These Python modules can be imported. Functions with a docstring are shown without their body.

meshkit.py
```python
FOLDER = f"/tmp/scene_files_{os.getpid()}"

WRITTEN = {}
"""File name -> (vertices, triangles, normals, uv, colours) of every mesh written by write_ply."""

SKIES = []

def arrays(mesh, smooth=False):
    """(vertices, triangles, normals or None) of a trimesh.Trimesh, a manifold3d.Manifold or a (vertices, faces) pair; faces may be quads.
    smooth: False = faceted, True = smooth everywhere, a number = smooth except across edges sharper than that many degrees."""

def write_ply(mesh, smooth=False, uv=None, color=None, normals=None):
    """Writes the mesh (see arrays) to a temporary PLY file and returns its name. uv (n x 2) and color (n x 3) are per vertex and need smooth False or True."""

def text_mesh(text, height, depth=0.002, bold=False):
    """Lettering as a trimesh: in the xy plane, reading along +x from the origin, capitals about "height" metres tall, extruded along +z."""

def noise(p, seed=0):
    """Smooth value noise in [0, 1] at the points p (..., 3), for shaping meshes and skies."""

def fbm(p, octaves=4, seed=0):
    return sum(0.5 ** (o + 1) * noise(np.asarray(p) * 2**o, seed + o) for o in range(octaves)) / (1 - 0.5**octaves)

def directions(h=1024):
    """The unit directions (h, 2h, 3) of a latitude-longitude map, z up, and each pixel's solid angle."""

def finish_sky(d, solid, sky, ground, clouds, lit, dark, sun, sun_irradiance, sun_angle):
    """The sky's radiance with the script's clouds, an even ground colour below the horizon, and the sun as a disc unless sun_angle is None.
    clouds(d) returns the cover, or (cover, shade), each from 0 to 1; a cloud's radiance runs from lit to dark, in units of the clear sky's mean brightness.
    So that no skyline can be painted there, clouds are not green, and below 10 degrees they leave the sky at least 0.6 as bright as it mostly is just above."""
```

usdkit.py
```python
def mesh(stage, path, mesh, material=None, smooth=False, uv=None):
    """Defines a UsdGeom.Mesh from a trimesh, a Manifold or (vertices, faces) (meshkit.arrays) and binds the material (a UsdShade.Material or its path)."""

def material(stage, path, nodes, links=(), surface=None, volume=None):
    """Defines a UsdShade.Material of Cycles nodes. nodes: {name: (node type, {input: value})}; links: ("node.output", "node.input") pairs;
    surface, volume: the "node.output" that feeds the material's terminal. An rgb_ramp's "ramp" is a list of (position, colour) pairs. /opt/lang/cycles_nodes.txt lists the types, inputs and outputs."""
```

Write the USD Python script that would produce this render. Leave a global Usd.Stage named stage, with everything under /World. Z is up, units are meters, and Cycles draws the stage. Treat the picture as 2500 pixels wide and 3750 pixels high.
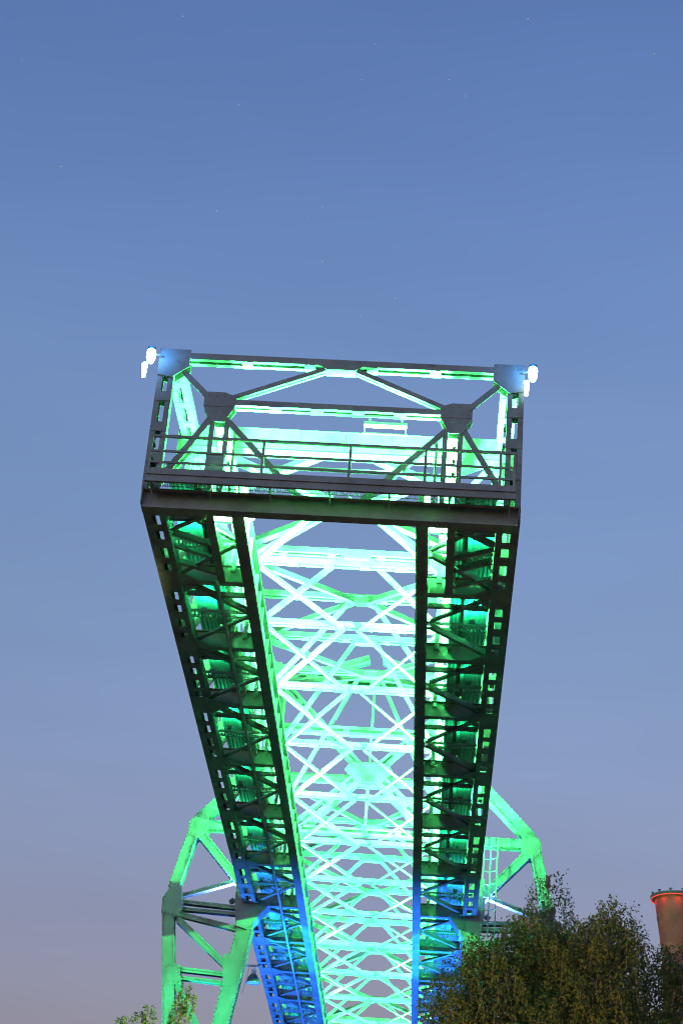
import math, random
import numpy as np, trimesh, usdkit, meshkit
from pxr import Usd, UsdGeom, UsdLux, UsdShade, Gf, Sdf, Vt

stage = Usd.Stage.CreateInMemory()
UsdGeom.SetStageUpAxis(stage, 'Z')
UsdGeom.Xform.Define(stage, '/World')
UsdGeom.Scope.Define(stage, '/World/Looks')
A = lambda *x: np.array(x[0] if len(x) == 1 else x, float)
G = 23.03                                   # height of the bridge's underside above the ground
YT = 33.3                                   # the support tower stands this far behind the bridge's tip

# ---------------------------------------------------------------- camera
cam = UsdGeom.Camera.Define(stage, '/World/camera')
R = A([[0.99689, 0.02893, 0.07336], [0.05179, 0.46139, -0.88569], [-0.05946, 0.88673, 0.45845]])   # right, down, forward
U_, S_, V_ = np.linalg.svd(R); R = U_ @ V_
m = np.eye(4); m[0, :3], m[1, :3], m[2, :3], m[3, :3] = R[0], -R[1], -R[2], (3.07, -41.46, 1.6)
cam.AddTransformOp().Set(Gf.Matrix4d(m.tolist()))
cam.CreateHorizontalApertureAttr(24.0); cam.CreateFocalLengthAttr(70.0)
cam.CreateClippingRangeAttr(Gf.Vec2f(0.1, 20000))
cam.CreateExposureAttr(3.5)

# ---------------------------------------------------------------- sky at dusk (the sun is just below the horizon behind the bridge)
SUN_EL, SUN_ROT = math.radians(-2.3), math.radians(203)
sky = UsdLux.DomeLight.Define(stage, '/World/sky')
sky.GetPrim().SetCustomDataByKey('kind', 'structure')
usdkit.material(stage, '/World/Looks/dusk_sky', {
    'st': ('sky_texture', {'sky_type': 'single_scattering', 'sun_disc': False, 'sun_elevation': SUN_EL, 'sun_rotation': SUN_ROT, 'altitude': 100.0,
                           'air_density': 1.0, 'aerosol_density': 1.0, 'ozone_density': 1.0}),
    'wb': ('mix_color', {'blend_type': 'multiply', 'fac': 1.0, 'use_clamp_result': False}),
    'xyz': ('separate_xyz', {}),
    'tint': ('rgb_ramp', {'ramp': [(0.0, (1.17, 1.44, 2.30)), (0.26, (1.15, 1.47, 2.33)), (0.40, (1.05, 1.56, 2.32)), (0.50, (1.05, 1.59, 2.42)), (0.60, (0.90, 1.43, 2.36)), (0.70, (0.77, 1.25, 2.22)), (1.0, (0.76, 1.20, 2.16))]}),
    'tc': ('texture_coordinate', {}), 'mp': ('mapping', {'scale': (1.2, 1.2, 5.0)}),
    'n': ('noise_texture', {'scale': 1.6, 'detail': 4.0, 'roughness': 0.55}),
    'cl': ('map_range', {'from_min': 0.35, 'from_max': 0.75, 'to_min': 0.955, 'to_max': 1.085}),
    'cm': ('mix_color', {'blend_type': 'multiply', 'fac': 1.0, 'use_clamp_result': False}),
    'bg': ('background_shader', {'strength': 0.15})},
    [('st.color', 'wb.a'), ('tc.generated', 'xyz.vector'), ('xyz.z', 'tint.fac'), ('tint.color', 'wb.b'), ('tc.generated', 'mp.vector'), ('mp.vector', 'n.vector'), ('n.fac', 'cl.value'), ('wb.result', 'cm.a'), ('cl.result', 'cm.b'),
     ('cm.result', 'bg.color')], surface='bg.background')
UsdShade.MaterialBindingAPI.Apply(sky.GetPrim()).Bind(UsdShade.Material.Get(stage, '/World/Looks/dusk_sky'))

# ---------------------------------------------------------------- helpers
def unit(v):
    v = A(v); return v / np.linalg.norm(v)

BOXF = A([[0,1,3],[0,3,2],[4,6,7],[4,7,5],[0,4,5],[0,5,1],[2,3,7],[2,7,6],[0,2,6],[0,6,4],[1,5,7],[1,7,3]]).astype(int)
BOXV = A([[x, y, z] for x in (-1, 1) for y in (-1, 1) for z in (-1, 1)])
class MB:
    """Collects boxes, plates, tubes; becomes ONE mesh of the scene."""
    def __init__(s): s.v, s.f, s.n = [], [], 0
    def add(s, v, f):
        s.v.append(A(v)); s.f.append(np.asarray(f, int) + s.n); s.n += len(v); return s
    def tm(s, t): return s.add(t.vertices, t.faces)
    def box(s, lo, hi):
        lo, hi = A(lo), A(hi); return s.add((lo + hi) / 2 + BOXV * (hi - lo) / 2, BOXF)
    def obox(s, c, u, v, n, hu, hv, hn):
        M = np.stack([A(u) * hu, A(v) * hv, A(n) * hn]); V = A(c) + BOXV @ M
        return s.add(V, BOXF if np.linalg.det(M) > 0 else BOXF[:, ::-1])
    def bar(s, p, q, w, d, n=(0, 0, 1), off=(0, 0)):
        """A straight flat from p to q: d thick along n, w wide across it; off shifts it across (w, n)."""
        p, q = A(p), A(q); u = unit(q - p); n = unit(A(n) - u * (A(n) @ u)); v = np.cross(n, u)
        c = (p + q) / 2 + v * off[0] + n * off[1]
        return s.obox(c, u, v, n, np.linalg.norm(q - p) / 2, w / 2, d / 2)
    def plate(s, pts, n, d):
        """A convex plate with corners pts (in order), d thick along n."""
        P = A(pts); n = unit(n); k = len(P); V = np.vstack([P + n * d / 2, P - n * d / 2])
        if np.cross(P[1] - P[0], P[2] - P[1]) @ n < 0: V = np.vstack([V[:k][::-1], V[k:][::-1]])
        F = [[0, i, i + 1] for i in range(1, k - 1)] + [[k, k + i + 1, k + i] for i in range(1, k - 1)]
        for i in range(k):
            j = (i + 1) % k; F += [[i, k + i, k + j], [i, k + j, j]]
        return s.add(V, F)
    def tube(s, path, r, k=8):
        P = [A(p) for p in path]; r = np.broadcast_to(r, len(P)); rings = []
        for i, p in enumerate(P):
            u = unit(P[min(i + 1, len(P) - 1)] - P[max(i - 1, 0)]); a = unit(np.cross(u, (0.31, 0.2, 0.93) if abs(u[2]) < 0.9 else (1, 0.1, 0))); b = np.cross(u, a)
            t = np.arange(k) * 2 * math.pi / k
            rings.append(p + r[i] * (np.outer(np.cos(t), a) + np.outer(np.sin(t), b)))
        V = np.vstack(rings + [P[:1], P[-1:]]); F = []; L = len(P)
        for i in range(L - 1):
            for j in range(k):
                a0, a1, b0, b1 = i*k+j, i*k+(j+1)%k, (i+1)*k+j, (i+1)*k+(j+1)%k
                F += [[a0, a1, b1], [a0, b1, b0]]
        for j in range(k): F += [[L*k, (j+1)%k, j], [L*k+1, (L-1)*k+j, (L-1)*k+(j+1)%k]]
        return s.add(V, F)
    def lathe(s, prof, c, k=24, axis=(0, 0, 1)):
        """prof: (radius, height) pairs from bottom to top, turned about the axis through c."""
        a = unit(axis); e = unit(np.cross(a, (0.2, 1, 0.1))); g = np.cross(a, e); t = np.arange(k) * 2 * math.pi / k
        V = np.vstack([A(c) + a * h + r * (np.outer(np.cos(t), e) + np.outer(np.sin(t), g)) for r, h in prof]); F = []
        for i in range(len(prof) - 1):
            for j in range(k):
                a0, a1, b0, b1 = i*k+j, i*k+(j+1)%k, (i+1)*k+j, (i+1)*k+(j+1)%k
                F += [[a0, a1, b1], [a0, b1, b0]]
        return s.add(V, F)
    def rivet(s, c, n, r=0.022):
        """A low domed rivet head."""
        n = unit(n); a = unit(np.cross(n, (0.3, 0.5, 0.81))); b = np.cross(n, a); t = np.arange(6) * math.pi / 3
        ring = np.outer(np.cos(t), a) + np.outer(np.sin(t), b)
        V = np.vstack([A(c) + ring * r, A(c) + ring * r * 0.65 + n * r * 0.6, [A(c) + n * r * 0.8]])
        F = [[j, (j+1)%6, 6+(j+1)%6] for j in range(6)] + [[j, 6+(j+1)%6, 6+j] for j in range(6)] + [[6+j, 6+(j+1)%6, 12] for j in range(6)]
        return s.add(V, F)
    def mesh(s, shift): return np.vstack(s.v) + A(shift), np.vstack(s.f)

used = {}
def numbered(parent, name):
    k = used.get((parent, name), 0); used[(parent, name)] = k + 1
    return f'{parent}/{name}' + (f'_{k:03d}' if k else '')
def tag(prim, label=None, cat=None, group=None, kind=None):
    for k, v in (('label', label), ('category', cat), ('group', group), ('kind', kind)):
        if v: prim.SetCustomDataByKey(k, v)
    return prim
class Thing:
    """An Xform at the thing's base; its parts are given in world coordinates (B = True: in the bridge's own, whose zero is its underside at the tip)."""
    def __init__(s, name, label, cat, base, group=None):
        s.path = numbered('/World', name); s.base = A(base); s.made = {}
        x = UsdGeom.Xform.Define(stage, s.path); x.AddTranslateOp().Set(Gf.Vec3d(*s.base)); tag(x.GetPrim(), label, cat, group)
    def part(s, name, mb, mat, parent=None, label=None, kind=None, smooth=False, B=False):
        path = numbered(parent or s.path, name)
        v, f = mb.mesh(-s.base + (A(0, 0, G) if B else 0))
        p = usdkit.mesh(stage, path, (v, f), M[mat], smooth=smooth).GetPrim()
        tag(p, label, None, None, kind); return path
def single(name, mesh, mat, label=None, cat=None, kind=None, group=None, smooth=False):
    path = numbered('/World', name)
    return tag(usdkit.mesh(stage, path, mesh, M[mat], smooth=smooth).GetPrim(), label, cat, group, kind)

# ---------------------------------------------------------------- materials
M = {}
def paint(name, c1, c2, rough=0.55, scale=1.2, spec=0.4, rust=None, rust_at=(0.60, 0.72), stretch=None):
    """Weathered paint: two tones in large blotches, fine grain in the roughness, rust where the coarse noise is high."""
    nodes = {'g': ('geometry', {}), 'n': ('noise_texture', {'scale': scale, 'detail': 8.0, 'roughness': 0.62}),
             'r': ('rgb_ramp', {'ramp': [(0.35, c1), (0.65, c2)]}),
             'n2': ('noise_texture', {'scale': 9.0, 'detail': 6.0, 'roughness': 0.6}),
             'rr': ('map_range', {'from_min': 0.3, 'from_max': 0.7, 'to_min': rough - 0.12, 'to_max': rough + 0.15}),
             'b': ('bump', {'strength': 0.25, 'distance': 0.01}),
             'p': ('principled_bsdf', {'specular_ior_level': spec})}
    links = [('g.position', 'n.vector'), ('n.fac', 'r.fac'), ('g.position', 'n2.vector'), ('n2.fac', 'rr.value'), ('rr.result', 'p.roughness'), ('n2.fac', 'b.height'), ('b.normal', 'p.normal')]
    if rust:
        nodes['n3'] = ('noise_texture', {'scale': 2.3, 'detail': 10.0, 'roughness': 0.7})
        if stretch: nodes['st'] = ('mapping', {'scale': stretch}); links += [('g.position', 'st.vector'), ('st.vector', 'n3.vector')]
        else: links += [('g.position', 'n3.vector')]
        nodes['rm'] = ('map_range', {'from_min': rust_at[0], 'from_max': rust_at[1], 'to_min': 0.0, 'to_max': 0.85, 'clamp': True})
        nodes['mx'] = ('mix_color', {'b': rust})
        links += [('n3.fac', 'rm.value'), ('rm.result', 'mx.fac'), ('r.color', 'mx.a'), ('mx.result', 'p.base_color')]
    else:
        links += [('r.color', 'p.base_color')]
    M[name] = usdkit.material(stage, '/World/Looks/' + name, nodes, links, surface='p.BSDF')
def glow(name, col, k):
    M[name] = usdkit.material(stage, '/World/Looks/' + name, {'e': ('emission', {'color': col, 'strength': k})}, surface='e.emission')
paint('bridge_steel', (0.26, 0.245, 0.22), (0.17, 0.155, 0.135), rust=(0.13, 0.075, 0.045))
paint('tower_steel', (0.30, 0.29, 0.27), (0.23, 0.22, 0.20), rust=(0.14, 0.09, 0.06), rust_at=(0.55, 0.70), stretch=(1.0, 1.0, 0.22))
paint('galvanised', (0.36, 0.37, 0.38), (0.26, 0.27, 0.28), rough=0.4, scale=5.0)
paint('sheet_metal', (0.34, 0.34, 0.33), (0.24, 0.24, 0.22), rough=0.5)
paint('lamp_housing', (0.10, 0.11, 0.12), (0.07, 0.075, 0.08), rough=0.45)
paint('enamel_white', (0.62, 0.62, 0.60), (0.5, 0.5, 0.48), rough=0.35)
paint('chimney_paint', (0.34, 0.085, 0.065), (0.20, 0.06, 0.05), rough=0.6, scale=0.9, rust=(0.50, 0.47, 0.42), rust_at=(0.64, 0.76), stretch=(0.5, 0.5, 0.10))
paint('bark', (0.24, 0.20, 0.16), (0.12, 0.10, 0.08), rough=0.8, scale=6.0)
paint('soil', (0.09, 0.08, 0.055), (0.05, 0.055, 0.03), rough=0.9, scale=0.2)
paint('cable', (0.02, 0.02, 0.02), (0.03, 0.03, 0.03))
LEG_GREEN = (0.01, 1.0, 0.32)
GREEN, BLUE, WARM = (0.06, 1.0, 0.22), (0.02, 0.16, 1.0), (1.0, 0.50, 0.16)
glow('green_lens', (0.45, 1.0, 0.65), 6.0)
glow('blue_white_lens', (0.40, 0.80, 1.0), 0.9)
glow('red_tube', (1.0, 0.09, 0.06), 0.10)
glow('star_light', (0.9, 0.95, 1.0), 0.04)
def foliage(name, c1, c2, c3):
    M[name] = usdkit.material(stage, '/World/Looks/' + name, {
        'g': ('geometry', {}), 'n': ('noise_texture', {'scale': 0.9, 'detail': 2.0}),
        'wr': ('rgb_ramp', {'ramp': [(0.0, c1), (0.55, c2), (0.9, c2), (1.0, c3)]}),
        'mx': ('math', {'math_type': 'multiply_add', 'value2': 0.6}), 'sc': ('math', {'math_type': 'multiply', 'value2': 0.45}),
        'p': ('principled_bsdf', {'roughness': 0.6, 'specular_ior_level': 0.2}), 't': ('translucent_bsdf', {}), 'm': ('mix_closure', {'fac': 0.3})},
        [('g.position', 'n.vector'), ('g.random_per_island', 'mx.value1'), ('n.fac', 'sc.value1'), ('sc.value', 'mx.value3'), ('mx.value', 'wr.fac'),
         ('wr.color', 'p.base_color'), ('wr.color', 't.color'), ('p.BSDF', 'm.closure1'), ('t.BSDF', 'm.closure2')], surface='m.closure')
foliage('birch_leaf', (0.05, 0.08, 0.02), (0.095, 0.115, 0.028), (0.22, 0.14, 0.03))
foliage('maple_leaf', (0.06, 0.12, 0.025), (0.11, 0.15, 0.035), (0.18, 0.12, 0.03))

# ---------------------------------------------------------------- lamps' light
lamp_count = {}
def disk_light(name, pos, aim, power, color, r=0.15, cone=None):
    """A lamp's light, looking from pos along aim; cone: half angle in degrees."""
    UsdGeom.Scope.Define(stage, '/World/Lamps')
    path = numbered('/World/Lamps', name)
    L = (UsdLux.SphereLight if cone else UsdLux.DiskLight).Define(stage, path)
    z = -unit(aim); x = unit(np.cross((0.1, 0.9, 0.3) if abs(z[1]) < 0.9 else (1, 0, 0), z)); y = np.cross(z, x)
    t = np.eye(4); t[0, :3], t[1, :3], t[2, :3], t[3, :3] = x, y, z, pos
    L.AddTransformOp().Set(Gf.Matrix4d(t.tolist()))
    L.CreateRadiusAttr(r); L.CreateIntensityAttr(power); L.CreateNormalizeAttr(True); L.CreateColorAttr(Gf.Vec3f(*color))
    if cone:
        s = UsdLux.ShapingAPI.Apply(L.GetPrim()); s.CreateShapingConeAngleAttr(cone); s.CreateShapingConeSoftnessAttr(0.25 if cone < 20 else 0.8)
    return L

# ---------------------------------------------------------------- ground
g = MB()
N = 40; xs = np.linspace(-1, 1, N + 1); xs = np.sign(xs) * (np.abs(xs) ** 2.2) * 3000
V = A([[x, y + 40, 0] for y in xs for x in xs]); V[:, 2] = meshkit.fbm(V * 0.03) * 0.25 * np.clip(np.linalg.norm(V[:, :2], axis=1) / 60, 0, 1)
F = [[j*(N+1)+i, j*(N+1)+i+1, (j+1)*(N+1)+i+1] for j in range(N) for i in range(N)] + [[j*(N+1)+i, (j+1)*(N+1)+i+1, (j+1)*(N+1)+i] for j in range(N) for i in range(N)]
g.add(V, F); v, f = g.mesh((0, 0, 0))
single('ground', (v, f), 'soil', kind='structure')

# ================================================================ THE LOADING BRIDGE
br = Thing('loading_bridge', 'riveted steel loading bridge reaching overhead towards the camera, its inside lit bright green', 'bridge', (0, 0, G))
YP = [0, 4.3, 8.5, 12.7, 17.6, 22.7, 28.0, 33.3, 38.3, 43.1, 48.1, 53.2, 58.3, 63.4, 68.5, 73.6, 78.7, 83.8, 88.9]     # panel points
ZT = {0: 4.0, 4.3: 4.2, 8.5: 4.65, 12.7: 5.15, 17.6: 5.95, 22.7: 6.75, 28.0: 7.7}      # the top chord climbs towards the tower
def zt(y): return ZT.get(y, 5.3)
def xt(y): return 4.12 - 0.42 * min(max(y - 4.3, 0) / 28.0, 1)
ST = 'bridge_steel'; FAR = 12.0
def P(name, mb, parent=None, mat=ST, **k): return br.part(name, mb, mat, parent, B=True, **k)

def channel(th, name, p, q, w, d, n, nb=3, mat=ST, parent=None, pw=0.24, B=True, skip=()):
    """A built-up channel from p to q, w wide, d deep, open towards n, with batten plates bridging the open side as sub-parts."""
    p, q, n = A(p), A(q), A(n); u = unit(q - p); n = unit(n - u * (n @ u)); v = np.cross(n, u)
    mb = MB()
    mb.bar(p, q, 0.06, d, n, ((w - 0.06) / 2, 0)); mb.bar(p, q, 0.06, d, n, (-(w - 0.06) / 2, 0))
    mb.bar(p, q, w - 0.12, 0.02, n, (0, -d / 2 + 0.012))
    mb.bar(p, q, 0.05, 0.016, n, ((w - 0.174) / 2, d / 2 - 0.01)); mb.bar(p, q, 0.05, 0.016, n, (-(w - 0.174) / 2, d / 2 - 0.01))
    far = th is br and p[1] > FAR
    spots = [p + (q - p) * (k + 1) / (nb + 1) + n * (d / 2 + 0.008) for k in range(nb)]
    if far:
        for c in spots: mb.obox(c, u, v, n, pw / 2, w / 2, 0.006)
    path = th.part(name, mb, mat, parent, B=B)
    for c in () if far else spots:
        th.part('batten_plate', MB().obox(c, u, v, n, pw / 2, w / 2, 0.006), mat, path if parent is None else parent, B=B)
    return path
def lattice(th, name, p, q, w, d, n, pitch=0.9, fw=0.13, mat=ST, B=True, pw=0.26, ends=0.0):
    """Two flats side by side joined by batten plates, open between them: one sees through."""
    p, q, n = A(p), A(q), A(n); u = unit(q - p); n = unit(n - u * (n @ u)); v = np.cross(n, u); L = np.linalg.norm(q - p)
    mb = MB()
    for s in (-1, 1):
        mb.bar(p, q, fw, 0.02, n, (s * (w - fw) / 2, d / 2 - 0.01)); mb.bar(p, q, 0.02, d - 0.02, n, (s * (w / 2 - 0.01), -0.01)); mb.bar(p, q, fw - 0.02, 0.02, n, (s * (w - fw - 0.02) / 2, -d / 2 + 0.01))
    k = max(1, round(L / pitch) - 1)
    far = th is br and p[1] > FAR
    spots = [(p + (q - p) * (i + 1) / (k + 1), s) for i in range(k) for s in ((1, -1) if far or th is not br else (1,))]
    for c, s in spots if far else [(c, -1) for c, s in spots if th is br]:
        mb.obox(c + n * s * (d / 2 + 0.007), u, v, n, pw / 2, w / 2 - 0.01, 0.006)      # far off, or on the side turned away: joined
    path = th.part(name, mb, mat, None, B=B)
    for c, s in () if far else spots:
            th.part('batten_plate', MB().obox(c + n * s * (d / 2 + 0.007), u, v, n, pw / 2, w / 2 - 0.01, 0.006), mat, path, B=B)
    return path
def angle(mb, p, q, a=0.12, n=(0, 0, -1), t=0.014):
    """An angle iron: one leg lies flat facing n, the other stands behind it."""
    mb.bar(p, q, a, t, n, (0, 0)); mb.bar(p, q, t, a, n, ((a - t) / 2, -(a + t) / 2)); return mb

# ---- cross frames at the panel points
def gusset_poly(s, y, dz=0.0):
    return [(s * x, y, z + dz) for x, z in ((3.24, 3.03), (3.24, 2.62), (3.02, 2.2), (2.70, 2.2), (2.48, 2.62), (2.46, 2.92), (2.75, 3.03))]
for i, y in enumerate(YP):
    z1, x1, front = zt(y), xt(y), (0, -1, 0)
    if i != 1:
        channel(br, 'top_strut', (-x1 + 0.3, y, z1), (x1 - 0.3, y, z1), 0.34, 0.17, (0, 0, -1), 4, pw=0.27)
        channel(br, 'middle_strut', (-2.5, y, 2.76), (2.5, y, 2.76), 0.30, 0.15, (0, 0, -1), 4, pw=0.3)
    else:   # the deep plate girder behind the tip
        gd = MB().box((-4.05, y - 0.20, 3.86), (4.05, y - 0.18, 4.46)).box((-4.05, y + 0.18, 3.86), (4.05, y + 0.2, 4.46)).box((-4.05, y - 0.23, 3.84), (4.05, y + 0.23, 3.859)).box((-4.05, y - 0.23, 4.461), (4.05, y + 0.23, 4.48))
        gp = P('plate_girder', gd)
        for x in np.arange(-3.6, 3.7, 1.2): P('stiffener', MB().box((x - 0.01, y - 0.225, 3.862), (x + 0.01, y - 0.201, 4.458)), gp)
    # inverted V from the gussets up to the middle of the top strut
    ap = MB().plate([(-0.5, y - 0.165, z1 - 0.09), (0.5, y - 0.165, z1 - 0.09), (0.36, y - 0.165, z1 - 0.2), (-0.36, y - 0.165, z1 - 0.2)], front, 0.02).box((-0.36, y - 0.15, z1 - 0.205), (0.36, y + 0.15, z1 - 0.19))
    if i != 1: P('apex_plate', ap)
    for s in (-1, 1):
        gp = MB().plate(gusset_poly(s, y - 0.13), front, 0.022).box((min(s * 2.5, s * 3.22), y - 0.152, 2.625), (max(s * 2.5, s * 3.22), y - 0.1415, 2.65)); gpath = P('gusset_plate', gp)
        P('gusset_plate', MB().plate(gusset_poly(s, y + 0.13), front, 0.022))
        if i < 8:
            rv = MB()
            for (x, z) in ((3.14, 2.93), (2.95, 2.93), (2.75, 2.93), (2.56, 2.84), (3.14, 2.72), (2.58, 2.68), (2.95, 2.5), (2.75, 2.5), (2.95, 2.3), (2.76, 2.3)):
                rv.rivet((s * x, y - 0.142, z), front)
            P('rivets', rv, gpath, kind='stuff')
        if i != 1:
            mb = MB(); a, b = (s * 2.55, y, 2.93), (s * 0.4, y, z1 - 0.15)
            w_ = np.cross(A(front), unit(A(b) - A(a))); lo = 1 if w_[2] < 0 else -1
            mb.bar(a, b, 0.10, 0.016, front, (0, 0.10)); mb.bar(a, b, 0.016, 0.08, front, (lo * 0.058, 0.06)); mb.bar(a, b, 0.10, 0.016, front, (0, -0.10)); mb.bar(a, b, 0.016, 0.08, front, (lo * 0.058, -0.06))
            P('inclined_brace', mb)
        mb = MB(); a, b = (s * 3.15, y, 2.9), (s * (x1 - 0.12), y, z1 - 0.25)
        mb.bar(a, b, 0.15, 0.02, front, (0, 0.1)); mb.bar(a, b, 0.02, 0.2, front, (0.05 * s, -0.01))
        P('corner_brace', mb)
        mb = MB(); a, b = (s * 3.02, y, 2.35), (s * 4.08, y, 0.55)
        mb.bar(a, b, 0.15, 0.02, front, (0, 0.1)); mb.bar(a, b, 0.02, 0.2, front, (0.05 * s, -0.01))
        P('outer_brace', mb)
        # hangers: pairs of angles from the gusset down to the cross beam
        for x in (2.62, 2.98):
            mb = MB().bar((s * x, y, 0.3), (s * x, y, 2.35), 0.12, 0.02, front, (0, 0.09)).bar((s * x, y, 0.3), (s * x, y, 2.35), 0.02, 0.2, front, (0.05, -0.01))
            P('hanger', mb)
        # outer posts
        lattice(br, 'post', (s * 4.27, y, 0.3), (s * (x1 + 0.13), y, z1 - 0.3), 0.40, 0.26, front, 0.85)
        c = MB().plate([(s * (x1 + 0.34), y - 0.15, z1 + 0.18), (s * (x1 + 0.34), y - 0.15, z1 - 0.55), (s * (x1 - 0.02), y - 0.15, z1 - 0.62), (s * (x1 - 0.42), y - 0.15, z1 - 0.3), (s * (x1 - 0.42), y - 0.15, z1 + 0.18)], front, 0.022)
        cp = P('corner_plate', c)
        P('corner_plate', MB().plate([(s * (x1 + 0.34), y + 0.15, z1 + 0.18), (s * (x1 + 0.34), y + 0.15, z1 - 0.55), (s * (x1 - 0.02), y + 0.15, z1 - 0.62), (s * (x1 - 0.42), y + 0.15, z1 - 0.3), (s * (x1 - 0.42), y + 0.15, z1 + 0.18)], front, 0.022))

# ---- between the panel points
for i in range(len(YP) - 1):
    y0, y1 = YP[i], YP[i + 1]
    za, zb, xa, xb = zt(y0), zt(y1), xt(y0), xt(y1)
    if y1 == 33.3: zb, xb = 9.3, 3.75
    if y0 == 33.3: za = 5.3
    for s in (-1, 1):
        n = (0, 0, -1)
        lattice(br, 'top_chord', (s * xa, y0, za), (s * xb, y1, zb), 0.42, 0.3, n, 1.1, fw=0.15)
        lattice(br, 'middle_chord', (s * 2.84, y0 + 0.16, 2.62), (s * 2.84, y1 - 0.16, 2.62), 0.36, 0.24, n, 0.62, fw=0.14, pw=0.34)
        # outer truss diagonal
        d = (0, y0, 0.55, y1, zb - 0.5) if i % 2 == 0 else (0, y0, za - 0.5, y1, 0.55)
        mb = MB(); a, b = (s * 4.27, d[1] + 0.25, d[2]), (s * (xb if i % 2 == 0 else 4.27), d[3] - 0.25, d[4])
        if i % 2: a = (s * xa, d[1] + 0.25, d[2])
        mb.bar(a, b, 0.2, 0.02, (s, 0, 0), (0, 0.1)); mb.bar(a, b, 0.02, 0.18, (s, 0, 0), (0.08, 0)); mb.bar(a, b, 0.02, 0.18, (s, 0, 0), (-0.08, 0))
        P('truss_diagonal', mb)
        # bracing in the top plane: a K that closes on the middle of every second strut
        zc, zd = (za - 0.05, zb - 0.12) if i % 2 else (zb - 0.05, za - 0.12)
        if i % 2: a, b = (s * (xa - 0.3), y0 + 0.2, za - 0.1), (s * 0.28, y1 - 0.1, zb - 0.1)
        else: a, b = (s * (xb - 0.3), y1 - 0.2, zb - 0.1), (s * 0.28, y0 + 0.1, za - 0.1)
        for (a, b, w) in () if i == 0 else ((a, b, 0.16 if i > 2 else 0.24),) + (((( s * 0.28, y0 + 0.1, za - 0.05), (s * (xb - 0.3), y1 - 0.2, zb - 0.05), 0.26),) if i == 1 else ()):
            mb = MB().bar(a, b, w, 0.02, n, (0, 0.09)); mb.bar(a, b, 0.02, 0.16, n, (w / 2 - 0.03, 0)); mb.bar(a, b, 0.02, 0.16, n, (0.03 - w / 2, 0)); P('top_brace', mb)
        # bracing in the plane of the middle struts
        a, b = (s * 2.55, (y0 if i % 2 == 0 else y1), 2.66), (s * 0.22, (y1 if i % 2 == 0 else y0), 2.66)
        if i >= 1:
            mb = MB().bar(a, b, 0.13, 0.018, n, (0, 0.05)); mb.bar(a, b, 0.018, 0.1, n, (0.055, 0)); P('middle_brace', mb)
            if i >= 3:
                a, b = A(a[0], b[1], 2.6), A(b[0], a[1], 2.6); P('middle_brace', angle(MB(), a, b, 0.09))
    if i % 2 == 1 and i > 0:
        P('node_plate', MB().plate([(-0.5, y1 - 0.3, zb - 0.02), (0.5, y1 - 0.3, zb - 0.02), (0.35, y1 + 0.3, zb + 0.02), (-0.35, y1 + 0.3, zb + 0.02)], (0, 0, 1), 0.02))

# second tier above the bridge over the tower: the lower struts there
for y in (28.0, 33.3):
    channel(br, 'top_strut', (-3.6, y, 5.3), (3.6, y, 5.3), 0.32, 0.26, (0, -1, 0), 4)

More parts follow.
